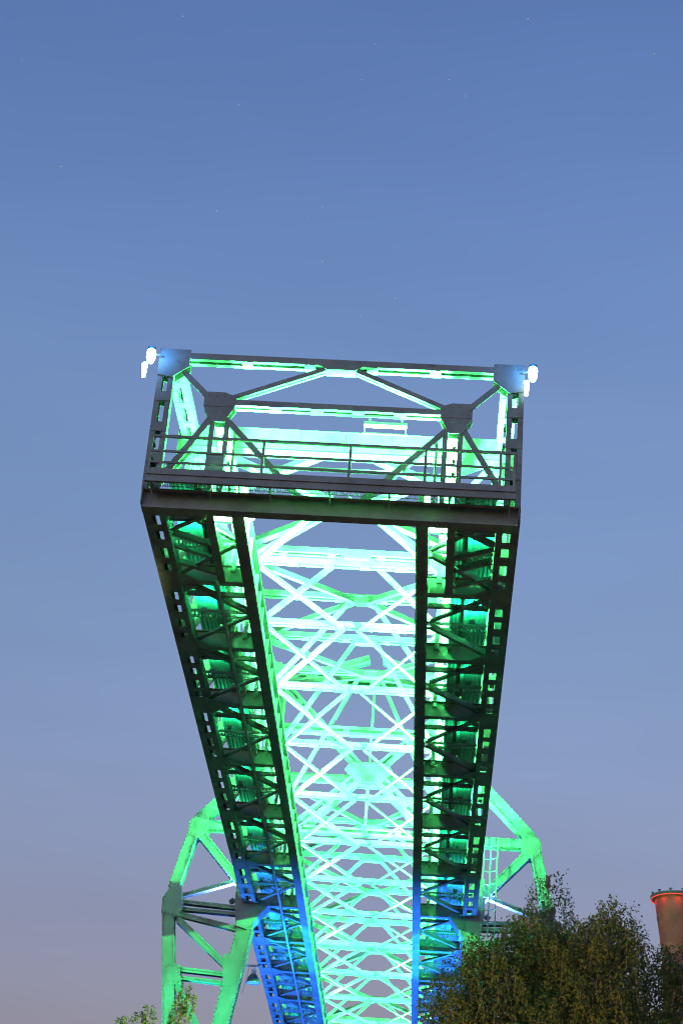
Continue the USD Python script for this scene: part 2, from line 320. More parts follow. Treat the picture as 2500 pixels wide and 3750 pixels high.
# ---- floor: outer chords, rail girders, cross beams, side bays
for s in (-1, 1):
    for i in range(len(YP) - 1):
        y0, y1 = YP[i], YP[i + 1]
        mb = MB()
        for x, w in ((4.385, 0.19), (4.02, 0.15)):
            mb.box((min(s * (x - w / 2), s * (x + w / 2)), y0, -0.01), (max(s * (x - w / 2), s * (x + w / 2)), y1, 0.012))
        mb.box((min(s * 4.46, s * 4.48), y0, 0.012), (max(s * 4.46, s * 4.48), y1, 0.34)); mb.box((min(s * 3.945, s * 3.965), y0, 0.012), (max(s * 3.945, s * 3.965), y1, 0.34))
        mb.box((min(s * 4.3, s * 4.46), y0, 0.32), (max(s * 4.3, s * 4.46), y1, 0.34)); mb.box((min(s * 3.965, s * 4.09), y0, 0.32), (max(s * 3.965, s * 4.09), y1, 0.34))
        cpath = P('bottom_chord', mb)
        L = y1 - y0
        for a, b in ((0.0, 0.62), (L * 0.30 - 0.17, L * 0.30 + 0.17), (L * 0.5 - 0.24, L * 0.5 + 0.24), (L * 0.72 - 0.17, L * 0.72 + 0.17), (L - 0.62, L)):
            P('batten_plate', MB().box((min(s * 3.95, s * 4.475), y0 + a, -0.024), (max(s * 3.95, s * 4.475), y0 + b, -0.0115)), cpath)
        if 5 <= i <= 12:
            rv = MB()
            for k in range(int(L / 0.22)):
                for x in (4.45, 4.33, 3.98, 4.07): rv.rivet((s * x, y0 + 0.1 + k * 0.22, -0.0245), (0, 0, -1), 0.02)
            P('rivets', rv, cpath, kind='stuff')
        # rail girder: web, flanges
        mb = MB(); xg = 2.19
        mb.box((s * xg - 0.15, y0, -0.05), (s * xg + 0.15, y1, -0.02)); mb.box((s * xg - 0.14, y0, 0.82), (s * xg + 0.14, y1, 0.85)); mb.box((s * xg - 0.012, y0, -0.02), (s * xg + 0.012, y1, 0.82))
        gpath = P('rail_girder', mb)
        rv = MB()
        for k in range(int(L / 0.16)):
            for x in (-0.12, 0.12): rv.rivet((s * xg + x, y0 + 0.08 + k * 0.16, -0.0505), (0, 0, -1), 0.018)
        P('rivets', rv, gpath, kind='stuff')
        for k in range(1, 4):
            yy = y0 + L * k / 4
            for t in (-1, 1):
                P('stiffener', MB().box((s * xg + t * 0.012 + min(0, t) * 0.1, yy - 0.01, -0.018), (s * xg + t * 0.012 + max(0, t) * 0.1, yy + 0.01, 0.818)), gpath)
        P('rail', MB().box((s * xg - 0.03, y0, 0.852), (s * xg + 0.03, y1, 0.95)), gpath)
        # secondary beams, stringer, bay bracing, sheets
        yb = [y0 + L * 0.27, y0 + L * 0.56]
        P('secondary_beam', MB().box((min(s * 2.35, s * 3.93), yb[0] - 0.06, 0.16), (max(s * 2.35, s * 3.93), yb[0] + 0.06, 0.175)).box((min(s * 2.35, s * 3.93), yb[0] - 0.01, 0.175), (max(s * 2.35, s * 3.93), yb[0] + 0.01, 0.30)))
        st = MB()
        for t in (-0.17, 0.17): st.box((min(s * 2.35, s * 3.93), yb[1] + t - 0.012, 0.16), (max(s * 2.35, s * 3.93), yb[1] + t + 0.012, 0.24))
        sp = P('gangway_step', st)
        sl = MB()
        for x in np.arange(3.0, 3.9, 0.09): sl.bar((s * x, yb[1] - 0.155, 0.21), (s * (x + 0.03), yb[1] + 0.155, 0.21), 0.035, 0.03)
        P('slats', sl, sp, mat='galvanised', kind='stuff')
        P('slot_plate', MB().box((min(s * 2.893, s * 2.905), y0 + 0.15, 0.31), (max(s * 2.893, s * 2.905), y1 - 0.15, 0.82)))  # plate placed to keep the light in the slot out of the bays
        P('stringer', MB().box((s * 3.35 - 0.05, y0 + 0.16, 0.65), (s * 3.35 + 0.05, y1 - 0.16, 0.665)).box((s * 3.35 - 0.01, y0 + 0.16, 0.665), (s * 3.35 + 0.01, y1 - 0.16, 0.78)))
        segs = [(y0 + 0.02, yb[0]), (yb[0] + 0.02, yb[1]), (yb[1] + 0.02, y1)]
        for (a, b) in segs:
            for (xa, xb) in ((3.37, 3.92), (2.92, 3.33)):
                # corrugated sheet: folds run along the bridge
                k = max(3, int((xb - xa) / 0.095)); X = np.linspace(xa, xb, k * 2 + 1) * s; Z = 0.77 + 0.014 * (np.arange(k * 2 + 1) % 2)
                V = np.vstack([[(x, yy, z) for x, z in zip(X, Z)] for yy in (a, b)] + [[(x, yy, z + 0.012) for x, z in zip(X, Z)] for yy in (a, b)]); q = k * 2 + 1
                F = []
                for j in range(q - 1):
                    F += [[j, j + 1, q + j + 1], [j, q + j + 1, q + j], [2*q+j, 3*q+j+1, 2*q+j+1], [2*q+j, 3*q+j, 3*q+j+1]]
                if s < 0: F = [t[::-1] for t in F]
                P('walkway_sheet', MB().add(V, F), mat='sheet_metal')
        mid = (y0 + y1) / 2
        for (a, b) in (((s * 3.9, y0 + 0.3, 0.10), (s * 2.4, mid - 0.15, 0.10)), ((s * 2.4, mid + 0.15, 0.10), (s * 3.9, y1 - 0.3, 0.10))):
            P('bay_brace', angle(MB(), a, b, 0.13))
        if i == 0:
            for (a, b) in (((s * 2.95, 0.6, 0.04), (s * 3.9, 1.5, 0.04)), ((s * 3.9, 1.7, 0.04), (s * 2.95, 2.3, 0.04)), ((s * 2.95, 3.0, 0.04), (s * 3.9, 2.4, 0.04)), ((s * 3.9, 3.3, 0.04), (s * 2.95, 3.9, 0.04))):
                P('bay_brace', angle(MB(), a, b, 0.12))
            P('slot_beam', MB().box((min(s * 2.78, s * 2.98), 0.1, -0.02), (max(s * 2.78, s * 2.98), 4.2, 0.0)).box((s * 2.88 - 0.01, 0.1, 0.0), (s * 2.88 + 0.01, 4.2, 0.3)))
    for i, y in enumerate(YP):
        if i == 0: continue
        # cross beam from the outer chord to the rail girder, haunched towards the girder
        mb = MB().box((min(s * 2.35, s * 3.94), y - 0.13, -0.008), (max(s * 2.35, s * 3.94), y + 0.13, 0.015)).box((min(s * 2.21, s * 4.44), y - 0.012, 0.25), (max(s * 2.21, s * 4.44), y + 0.012, 0.46)).box((min(s * 2.35, s * 3.94), y - 0.012, 0.015), (max(s * 2.35, s * 3.94), y + 0.012, 0.25))
        mb.box((min(s * 2.21, s * 4.44), y - 0.12, 0.46), (max(s * 2.21, s * 4.44), y + 0.12, 0.48)); P('cross_beam', mb)
        P('bracket_plate', MB().plate([(s * 3.93, y + 0.14, -0.015), (s * 3.93, y + 0.62, -0.015), (s * 3.5, y + 0.18, -0.015)], (0, 0, 1), 0.012))
        P('bracket_plate', MB().plate([(s * 3.93, y - 0.14, -0.015), (s * 3.93, y - 0.62, -0.015), (s * 3.5, y - 0.18, -0.015)], (0, 0, 1), 0.012))
# long conduit under the left side
P('conduit', MB().tube([(-2.99, 4.0, -0.08), (-2.99, 92, -0.08)], 0.045), mat='galvanised')

# ---- the tip: end beam, front walkway, railing
mb = MB().box((-4.42, -0.012, -0.18), (4.42, 0.012, 0.28)).box((-4.42, -0.16, -0.2), (4.42, 0.16, -0.18)).box((-4.42, -0.16, 0.28), (4.42, 0.13, 0.3))
P('end_beam', mb)
for s in (-1, 1):
    P('end_plate', MB().plate([(s * 4.43, -0.2, -0.05), (s * 4.43, 0.75, -0.05), (s * 4.43, 0.75, 0.36), (s * 4.43, -0.2, 0.36)], (1, 0, 0), 0.018))
    P('end_plate', MB().box((min(s * 3.0, s * 4.47), 0.15, -0.03), (max(s * 3.0, s * 4.47), 0.62, -0.014)))
FY = -0.62
gr = MB()
for x in np.arange(-4.28, 4.28, 0.055): gr.box((x, FY + 0.02, 0.335), (x + 0.008, -0.17, 0.365))
for yy in (FY + 0.06, (FY - 0.17) / 2, -0.2): gr.box((-4.28, yy, 0.34), (4.28, yy + 0.008, 0.36))
P('grating', gr, mat='galvanised', kind='stuff')
P('kick_board', MB().box((-4.33, FY - 0.012, 0.24), (4.33, FY, 0.60)).box((-4.33, FY - 0.07, 0.22), (4.33, FY + 0.02, 0.24)).box((-4.33, FY - 0.05, 0.42), (4.33, FY - 0.0125, 0.435)))
for x in (-4.2, -2.8, -1.4, 0, 1.4, 2.8, 4.2): P('walkway_bracket', MB().box((x - 0.02, FY + 0.02, 0.28), (x + 0.02, -0.165, 0.334)).plate([(x, FY + 0.03, 0.28), (x, -0.165, 0.28), (x, -0.165, 0.06)], (1, 0, 0), 0.02))
posts = (-4.0, -1.62, 0.43, 2.2, 3.95)
rail = MB()
for z, r in ((1.46, 0.032), (1.06, 0.024), (0.76, 0.024)): rail.bar((-4.3, FY, z), (4.3, FY, z), 2 * r, 2 * r)
for s in (-1, 1):
    for z, r in ((1.46, 0.032), (1.06, 0.024), (0.76, 0.024)): rail.bar((s * 4.3, FY, z), (s * 4.3, -0.1, z), 2 * r, 2 * r)
rp = P('railing', rail)
for x in (-4.28,) + posts + (4.28,): P('railing_post', MB().box((x - 0.03, FY - 0.028, 0.45), (x + 0.03, FY + 0.03, 1.43)), rp)
for s in (-1, 1):   # front diagonals and the switch boxes on the inner posts
    mb = MB(); a, b = (s * 2.65, 0, 2.3), (s * 0.75, 0, 0.3); fr = (0, -1, 0)
    mb.bar(a, b, 0.15, 0.02, fr, (0, 0.1)); mb.bar(a, b, 0.02, 0.18, fr, (0.05, 0)); P('front_brace', mb)
    P('downpipe', MB().tube([(s * 2.42, 0.12, 0.3), (s * 2.42, 0.12, 2.2)], 0.035))
P('switch_box', MB().box((-2.98, -0.42, 0.72), (-2.55, -0.2, 1.12)).box((-3.0, -0.44, 1.12), (-2.53, -0.19, 1.14)), mat='sheet_metal')
P('cross_pipe', MB().tube([(-2.3, 0.2, 1.22), (2.3, 0.2, 1.22)], 0.05)); P('cross_pipe', MB().tube([(-2.3, 0.2, 0.86), (2.3, 0.2, 0.86)], 0.04))

# ================================================================ THE SUPPORT TOWER
tw = Thing('support_tower', 'riveted portal tower straddling the bridge, green flanks with blue lit inner edges', 'tower', (0, YT, 0))
TS = 'tower_steel'
def T(name, mb, parent=None, mat=TS, **k): return tw.part(name, mb, mat, parent, B=True, **k)
def member(name, a, b, w, d=0.5, riv=0.0, y=YT, cover=True):
    """A riveted box member in the tower's plane between (x, z) points; its edges carry flange angles and rivets."""
    a, b = A(a[0], y, a[1]), A(b[0], y, b[1]); fr = (0, -1, 0)
    mb = MB()
    mb.bar(a, b, w, 0.02, fr, (0, d / 2 - 0.01)); mb.bar(a, b, w, 0.02, fr, (0, -d / 2 + 0.01))
    for s in (-1, 1): mb.bar(a, b, 0.02, d - 0.04, fr, (s * (w / 2 - 0.05), 0))
    for s in (-1, 1):
        for t in (-1, 1): mb.bar(a, b, 0.06, 0.018, fr, (s * (w / 2 - 0.03), t * (d / 2 + 0.0095)))
    path = T(name, mb)
    L = np.linalg.norm(b - a); u = (b - a) / L; v = np.cross(A(fr), u); k = int(L / 0.17)
    if riv:
        rv = MB()
        for i in range(k):
            for s in (-1, 1): rv.rivet(a + u * (0.08 + i * 0.17) + v * s * (w / 2 - 0.03) + A(fr) * (d / 2 + 0.0185), fr, riv)
            for s in (-1, 1): rv.rivet(a + u * (0.08 + i * 0.17) + v * s * (w / 2) + A(fr) * (d / 2 - 0.04), v * s, riv)
        T('rivets', rv, path, kind='stuff')
    return path
def tplate(name, pts, dy=0.30, riv=True):
    for t in (1, -1):
        path = T(name, MB().plate([(x, YT - t * dy, z) for x, z in pts], (0, -1, 0), 0.024))
        if riv and t == 1:
            c = np.mean(A(pts), axis=0); rv = MB()
            for k in range(len(pts)):
                p, q = A(pts[k]), A(pts[(k + 1) % len(pts)]); n = max(2, int(np.linalg.norm(q - p) / 0.16))
                for j in range(n):
                    e = p + (q - p) * (j + 0.5) / n; e = e + (c - e) / np.linalg.norm(c - e) * 0.07
                    rv.rivet((e[0], YT - dy - 0.013, e[1]), (0, -1, 0), 0.034)
            T('rivets', rv, path, kind='stuff')
for s in (-1, 1):
    f = lambda *p: [(s * x, z) for x, z in p]
    seg = lambda n, a, b, w, d=0.5, r=0.034: member(n, (s * a[0], a[1]), (s * b[0], b[1]), w, d, r)
    seg('roof_rafter', (6.45, 3.3), (3.9, 5.9), 0.46, 0.55)
    seg('head_post', (3.75, 5.7), (3.75, 9.1), 0.34, 0.45)
    seg('outer_column', (6.66, 2.7), (7.2, 0.4), 0.42, 0.55)
    seg('outer_column', (7.28, -0.6), (6.42, -8.0), 0.46, 0.55)
    seg('inner_leg', (4.28, -0.9), (5.25, -7.2), 0.62, 0.6, 0.038)
    seg('side_tie', (6.2, 3.05), (4.4, 3.05), 0.36, 0.45)
    seg('knee_brace', (6.45, 2.75), (4.65, 0.8), 0.34, 0.45)
    seg('side_strut', (6.95, -0.05), (4.6, -0.16), 0.15, 0.3, 0.0); seg('side_strut', (6.95, -0.33), (4.6, -0.40), 0.13, 0.3, 0.0)
    seg('side_brace', (6.95, 0.15), (4.55, 1.0), 0.15, 0.26, 0.0); seg('side_brace', (6.85, -0.55), (4.45, -1.0), 0.2, 0.26, 0.0)
    seg('leg_brace', (6.9, -0.75), (4.85, -2.45), 0.24, 0.4, 0.0); seg('leg_brace', (6.75, -3.1), (5.2, -5.7), 0.26, 0.4, 0.0); seg('leg_brace', (6.4, -6.1), (5.4, -7.3), 0.24, 0.4, 0.0)
    seg('leg_strut', (6.75, -2.66), (4.75, -2.76), 0.17, 0.3, 0.0); seg('leg_strut', (6.75, -2.98), (4.75, -3.08), 0.13, 0.3, 0.0); seg('leg_strut', (6.4, -5.9), (5.2, -5.95), 0.3, 0.4, 0.0)
    T('leg_foot', MB().plate(f((6.66, -7.8), (4.9, -7.1), (5.3, -20.6), (6.3, -20.6)) and [(x, YT, z) for x, z in f((6.66, -7.8), (4.9, -7.1), (5.3, -20.6), (6.3, -20.6))], (0, 1, 0), 0.62))
    T('bogie', MB().box((min(s * 5.2, s * 6.4), YT - 2.4, 1.0 - G), (max(s * 5.2, s * 6.4), YT + 2.4, 2.4 - G)))
    for dy in (-1.7, -0.6, 0.6, 1.7): T('wheel', MB().lathe([(0, -0.12), (0.5, -0.12), (0.55, 0), (0.5, 0.12), (0, 0.12)], (s * 5.8, YT + dy, 0.55 - G), 20, (1, 0, 0)), T.__name__ and tw.path + ('/bogie' if s < 0 else '/bogie_001'))
    tplate('node_plate', f((6.25, 3.5), (6.62, 3.42), (6.86, 3.1), (6.86, 2.6), (6.45, 2.45), (6.1, 2.75), (6.1, 3.3)))
    tplate('node_plate', f((6.98, 0.62), (7.22, 0.6), (7.56, 0.0), (7.54, -0.62), (6.86, -0.7), (6.72, -0.3), (6.82, 0.3)))
    tplate('node_plate', f((6.62, -2.55), (7.12, -2.5), (7.08, -3.3), (6.45, -3.3)), riv=True)
    tplate('node_plate', f((4.95, -2.0), (5.0, -2.4), (4.9, -3.25), (4.4, -3.2), (4.35, -2.1)), 0.325, riv=False)
    # saddle that carries the bridge on the leg
    for t in (1, -1):
        T('saddle', MB().plate([(s * x, YT - t * 0.42, z) for x, z in ((4.75, 0.05), (4.6, -0.95), (4.22, -1.05), (3.45, -0.03), (3.45, 0.05))], (0, -1, 0), 0.03))
    T('saddle', MB().plate([(s * 4.22, YT - 0.40, -1.04), (s * 4.22, YT + 0.40, -1.04), (s * 3.45, YT + 0.40, -0.03), (s * 3.45, YT - 0.40, -0.03)], (s * -0.8, 0, -0.6), 0.03))
    T('saddle', MB().plate([(s * 4.62, YT - 0.40, -0.95), (s * 4.62, YT + 0.40, -0.95), (s * 4.75, YT + 0.40, 0.05), (s * 4.75, YT - 0.40, 0.05)], (s, 0, -0.1), 0.03))
    T('bearing_post', MB().box((min(s * 4.5, s * 4.78), YT - 0.3, 0.06), (max(s * 4.5, s * 4.78), YT + 0.3, 1.5)))
    # head bracing
    for (p, q, w) in (((3.6, 9.05), (0.35, 5.75), 0.34), ((0.35, 5.45), (2.7, 3.2), 0.40)):
        lattice(tw, 'head_brace', (s * p[0], YT - 0.2, p[1]), (s * q[0], YT - 0.2, q[1]), w, 0.3, (0, -1, 0), 0.9, fw=0.12, mat=TS)
    seg('head_brace', (3.6, 9.3), (0.3, 10.5), 0.26, 0.4, 0.0)
channel(tw, 'head_beam', (-3.9, YT, 9.35), (3.9, YT, 9.35), 0.46, 0.4, (0, -1, 0), 5, mat=TS, pw=0.4)
tplate('node_plate', [(-0.75, 5.95), (0.75, 5.95), (0.95, 5.6), (0.5, 5.1), (-0.5, 5.1), (-0.95, 5.6)], 0.36)
T('king_rod', MB().bar((0, YT - 0.1, 3.0), (0, YT - 0.1, 9.2), 0.1, 0.1, (0, -1, 0)))
lattice(tw, 'wind_tie', (-3.9, YT - 0.2, 3.1), (3.9, YT - 0.2, 3.1), 0.3, 0.3, (0, -1, 0), 1.2, fw=0.1, mat=TS)

# ---- ladder on the right of the tower
ld = Thing('ladder', 'tall steel ladder with guard rails on the right flank of the support tower', 'ladder', (5.0, YT - 0.45, 18.5))
for x in (4.66, 4.92, 5.17): ld.part('stile', MB().bar((x, YT - 0.45 - (0.25 if x > 5 else 0), 18.5), (x, YT - 0.45 - (0.25 if x > 5 else 0), 26.1), 0.05, 0.05, (0, 1, 0)), 'galvanised')
for k in range(15):
    z = 18.8 + 0.5 * k
    ld.part('rung', MB().tube([(4.66, YT - 0.45, z), (4.92, YT - 0.45, z), (5.17, YT - 0.70, z)], 0.018, 6), 'galvanised')

# ================================================================ LAMPS
def flood_shape(th, pos, aim, size=0.3, lens='green_lens', housing='lamp_housing'):
    """A box floodlight on a bracket: housing, rim, lens, bracket."""
    n = unit(aim); x = unit(np.cross(n, (0, 0.97, 0.24))) if abs(n[1]) < 0.95 else A(1, 0, 0); y = np.cross(n, x); p = A(pos)
    k = min(1.0, size / 0.3)
    b = MB().obox(p - n * 0.11 * k, x, y, n, size / 2, size / 2.6, 0.07 * k)
    b.obox(p - n * 0.21 * k, x, y, n, size / 3.2, size / 4, 0.03 * k)
    for j in range(4): b.obox(p - n * 0.26 * k + x * (j - 1.5) * size / 7, x, y, n, 0.006, size / 4, 0.02 * k)
    body = th.part('housing', b, housing)
    r = MB()
    for s in (-1, 1): r.obox(p - n * 0.02 + y * s * (size / 2.6 - 0.012), x, y, n, size / 2, 0.012, 0.02); r.obox(p - n * 0.02 + x * s * (size / 2 - 0.012), x, y, n, 0.012, size / 2.6 - 0.024, 0.02)
    th.part('rim', r, housing, body)
    th.part('lens', MB().obox(p - n * 0.035, x, y, n, size / 2 - 0.026, size / 2.6 - 0.026, 0.004), lens)
    br_ = MB()
    for s in (-1, 1): br_.bar(p - n * 0.1 * k + x * s * (size / 2 + 0.015), p - n * 0.36 * k + x * s * (size / 2 + 0.015), 0.03, 0.008, x)
    br_.bar(p - n * 0.36 * k - x * (size / 2 + 0.02), p - n * 0.36 * k + x * (size / 2 + 0.02), 0.03, 0.012, n)
    th.part('bracket', br_, 'galvanised')
LAMP_RNG = np.random.default_rng(77)
KI, KS, KG, KW = 180.0, 2.1, 2100.0, 16.0
# floodlights inside the bridge, hidden from below and placed to light the bracing, one per side in the slot beside each rail girder
ORD = 'first second third fourth fifth sixth seventh eighth ninth tenth eleventh twelfth thirteenth fourteenth fifteenth sixteenth'.split()
first = {}
def copy_of(src, name, label, cat, pos, group):
    path = numbered('/World', name); x = UsdGeom.Xform.Define(stage, path); x.AddTranslateOp().Set(Gf.Vec3d(*pos))
    x.GetPrim().GetReferences().AddInternalReference(src); x.GetPrim().SetInstanceable(True)
    tag(x.GetPrim(), label, cat, group)
for i in range(len(YP) - 1):
    y = (YP[i] + YP[i + 1]) / 2
    if y > 80: continue
    for s in (-1, 1):
        pos = A(s * 2.64, y, G + 1.2); aim = unit((-s * 0.5, 0.1, 1.0))
        side = 'left' if s < 0 else 'right'
        label = f'hidden green floodlight beside the {side} rail girder, {ORD[i]} from the bridge tip'; grp = f'green floodlights beside the {side} rail girder'
        if s not in first:
            th = Thing('green_floodlight', label, 'floodlight', pos, grp); first[s] = th.path
            flood_shape(th, pos, aim)
        else: copy_of(first[s], 'green_floodlight', label, 'floodlight', pos, grp)
        k = (1.0 if y < 34 else 0.42) * (0.45 + 1.1 * ((i + (s > 0)) % 2)) * LAMP_RNG.uniform(0.75, 1.25)
        disk_light('inside_lamp', pos + aim * 0.03, aim, KI * k, GREEN, 0.12)
        # unseen lamp, placed to light the walkway sheets from below
        pos2 = A(s * (3.64 + LAMP_RNG.uniform(-0.14, 0.1)), LAMP_RNG.uniform(-0.25, 0.1) + YP[i] + (YP[i + 1] - YP[i]) * 0.56, G + 0.36); aim2 = A(0, 0, 1)
        label2 = f'unseen small green lamp under the {side} walkway sheets, {ORD[i]} from the bridge tip'
        if (s, 2) not in first:
            th = Thing('walkway_lamp', label2, 'lamp', pos2, f'lamps under the {side} walkway'); first[(s, 2)] = th.path
            flood_shape(th, pos2, aim2, 0.15)
        else: copy_of(first[(s, 2)], 'walkway_lamp', label2, 'lamp', pos2, f'lamps under the {side} walkway')
        disk_light('walkway_light', pos2 + aim2 * 0.03, aim2, KS * LAMP_RNG.choice([0.25, 0.7, 1.1, 1.6]) * (1 if y < 34 else 0.5), LEG_GREEN, 0.08)
# bright floodlights hung behind the end beam on the rail girders, and the fitting on the middle strut
for (x, z, lab) in ((-1.9, -0.02, 'bright green floodlight under the left end of the end beam, at the left rail girder'), (-2.62, 0.02, 'bright green floodlight in the slot left of the left rail girder, behind the end beam'), (2.44, 0.05, 'bright green floodlight behind the end beam at the right rail girder')):
    pos = A(x, 0.55, G + z); aim = unit((0, 0.55, 0.35) if True else 0)
    th = Thing('end_floodlight', lab, 'floodlight', pos)
    th.part('housing', MB().lathe([(0.05, -0.2), (0.09, -0.16), (0.12, 0.0), (0.115, 0.0), (0.08, -0.1)], pos, 16, (0, 0.1, -1)), 'lamp_housing', smooth=40)
    th.part('lens', MB().lathe([(0.0, 0.03), (0.09, 0.015), (0.114, -0.01)], pos, 16, (0, 0.1, -1)), 'green_lens', smooth=True)
    th.part('bracket', MB().box(pos + A(-0.02, -0.38, 0.08), pos + A(0.02, 0.0, 0.11)), 'galvanised')
    disk_light('end_lamp', pos + A(0, 0.1, 0.2), unit((0, 0.8, 0.6)), KI * 0.7, GREEN, 0.1)
pos = A(1.15, 0.45, G + 2.66); th = Thing('strip_light', 'glaring green strip light hung from the middle strut right of the centre', 'strip light', pos)
th.part('housing', MB().box(pos + A(-0.52, -0.07, -0.02), pos + A(0.52, 0.07, 0.05)).box(pos + A(-0.42, -0.03, 0.05), pos + A(-0.36, 0.03, 0.16)).box(pos + A(0.36, -0.03, 0.05), pos + A(0.42, 0.03, 0.16)), 'enamel_white')
th.part('lens', MB().box(pos + A(-0.5, -0.06, -0.05), pos + A(0.5, 0.06, -0.022)), 'green_lens')
th.part('guard', MB().bar(pos + A(-0.55, 0, -0.24), pos + A(0.55, 0, -0.24), 0.05, 0.03).bar(pos + A(-0.5, 0, -0.24), pos + A(-0.5, 0, -0.02), 0.03, 0.03, (0, 1, 0)).bar(pos + A(0.5, 0, -0.24), pos + A(0.5, 0, -0.02), 0.03, 0.03, (0, 1, 0)), 'enamel_white')
disk_light('strip_lamp', pos + A(0, 0.15, -0.06), (0, 0.5, -1), KI * 0.25, GREEN, 0.1)
disk_light('strip_lamp', pos + A(0, 0.12, 0.08), (0, 0.25, 1), KI * 0.1, GREEN, 0.1)
# blue-white lamps on the two top corners of the tip
for s, lab in ((-1, 'dazzling blue-white lamp on the top left corner of the bridge tip'), (1, 'dazzling blue-white lamp on the top right corner of the bridge tip')):
    p = A(s * 4.64, -0.3, G + 3.92)
    th = Thing('corner_lamp', lab, 'lamp', p)
    th.part('arm', MB().tube([p + A(-s * 0.25, 0.1, 0.02), p + A(-s * 0.05, 0.02, 0.02)], 0.025), 'galvanised')
    th.part('housing', MB().lathe([(0.02, 0.2), (0.1, 0.17), (0.12, 0.1), (0.11, 0.1)], p, 16), 'lamp_housing', smooth=40)
    th.part('globe', MB().lathe([(0.0, -0.28), (0.07, -0.25), (0.115, -0.12), (0.12, 0.02), (0.10, 0.1), (0.0, 0.1)], p, 16), 'blue_white_lens', smooth=True)
    q = p + A(-0.12 if s < 0 else -0.14, 0, -0.42)
    th.part('bracket', MB().bar(p + A(0, 0, -0.24), q + A(0, 0, 0.16), 0.05, 0.05, (0, 1, 0)), 'galvanised')
    th.part('tube', MB().lathe([(0.0, -0.26), (0.05, -0.24), (0.06, -0.1), (0.075, 0.14), (0.0, 0.16)], q, 12), 'blue_white_lens', smooth=True)
    disk_light('corner_lamp', p + A(0, -0.2, 0), (-s * 0.6, 1, 0), 0.5, (0.03, 0.30, 1.0), 0.08)
# unseen ground floodlights, below the view: green on the tower's legs, blue up the underside, warm on the trees, red on the chimney
def ground_flood(label, pos, target, power, color, lens, cone, name='ground_floodlight'):
    pos = A(pos); aim = unit(A(target) - pos)
    th = Thing(name, label, 'floodlight', pos * A(1, 1, 0))
    flood_shape(th, pos, aim, 0.5, lens)
    th.part('stand', MB().box(pos * A(1, 1, 0) + A(-0.2, -0.2, 0), pos * A(1, 1, 0) + A(0.2, 0.2, 0.06)).bar(pos * A(1, 1, 0) + A(0, 0, 0.06), pos - aim * 0.36, 0.06, 0.06, (0, 1, 0)), 'galvanised')
    disk_light('ground_lamp', pos + aim * 0.05, aim, power, color, 0.2, cone)
glow('blue_lens', (0.1, 0.3, 1.0), 5.0); glow('warm_lens', (1.0, 0.7, 0.35), 4.0); glow('red_lens', (1.0, 0.1, 0.07), 4.0)
ground_flood('unseen green ground floodlight lighting the left leg of the tower', (-7.0, 24, 0.8), (-5.9, 33, 14.6), KG, LEG_GREEN, 'green_lens', 9.5)
ground_flood('unseen green ground floodlight lighting the right leg of the tower', (7.0, 24, 0.8), (5.9, 33, 14.6), KG, LEG_GREEN, 'green_lens', 9.5)
ground_flood('unseen blue ground floodlight between the tower legs, left of the middle, lighting the underside', (-4.5, 36, 0.8), (-3.4, 43, 23), KG * 1.3, BLUE, 'blue_lens', 42)
ground_flood('unseen blue ground floodlight between the tower legs, right of the middle, lighting the underside', (4.0, 35, 0.8), (3.2, 43, 23), KG * 0.8, BLUE, 'blue_lens', 38)
ground_flood('unseen warm ground floodlight lighting the birch trees', (-5.0, -9, 0.8), (6.2, 0, 10.6), 620, WARM, 'warm_lens', 17)
ground_flood('unseen yellow green ground floodlight lighting the narrow leafy trees', (3.0, -12, 0.8), (-2.0, -5, 9.9), 900, (0.75, 0.95, 0.30), 'warm_lens', 9)
ground_flood('unseen red ground floodlight lighting the chimney', (9, 86, 0.8), (19.6, 100, 42.5), 850, (1.0, 0.10, 0.07), 'red_lens', 8)
# an unseen street lamp, placed to warm the bridge front and the trees
lp = A(6.4, -4.6, 0); sl = Thing('street_lamp', 'unseen street lamp with a warm globe, lighting the bridge front and the birch trees', 'street lamp', lp)
sl.part('pole', MB().tube([lp, lp + A(0, 0, 0.8), lp + A(0, 0, 5.0)], [0.09, 0.06, 0.045], 12), 'galvanised', smooth=True)
sl.part('cap', MB().lathe([(0.16, 5.38), (0.17, 5.42), (0.04, 5.52), (0, 5.52)], lp, 20), 'lamp_housing', smooth=30)
sl.part('globe', MB().lathe([(0.05, 5.0), (0.12, 5.05), (0.17, 5.2), (0.16, 5.38)], lp, 20), 'warm_lens', smooth=True)
L_ = UsdLux.SphereLight.Define(stage, '/World/Lamps/unseen_street_light'); L_.AddTranslateOp().Set(Gf.Vec3d(6.4, -4.9, 5.25))
L_.CreateRadiusAttr(0.12); L_.CreateIntensityAttr(KW); L_.CreateNormalizeAttr(True); L_.CreateColorAttr(Gf.Vec3f(*WARM))
for s, side in ((-1, 'left'), (1, 'right')):  # unseen flank lamps, placed to light the upper tower green
    pos = A(s * 3.75, 25.2, G + 2.2); aim = unit(A(s * 6.2, 33.0, G + 3.9) - pos)
    th = Thing('flank_floodlight', f'unseen green floodlight inside the {side} flank of the bridge, aimed at the tower', 'floodlight', pos); flood_shape(th, pos, aim, 0.3)
    disk_light('flank_lamp', pos + aim * 0.04, aim, 330, LEG_GREEN, 0.15, 17)
# small unseen blue lamps on the tower's saddles, placed to light the inner edges
for s, side in ((-1, 'left'), (1, 'right')):
    pos = A(s * 4.95, YT - 0.1, G + 0.15); aim = unit((s * 0.75, 0.0, 0.9))
    th = Thing('saddle_lamp', f'unseen small blue lamp on the {side} saddle of the tower', 'lamp', pos); flood_shape(th, pos, aim, 0.22, 'blue_lens')
    disk_light('saddle_light', pos + aim * 0.04, aim, 14, (0.10, 0.26, 1.0), 0.1)
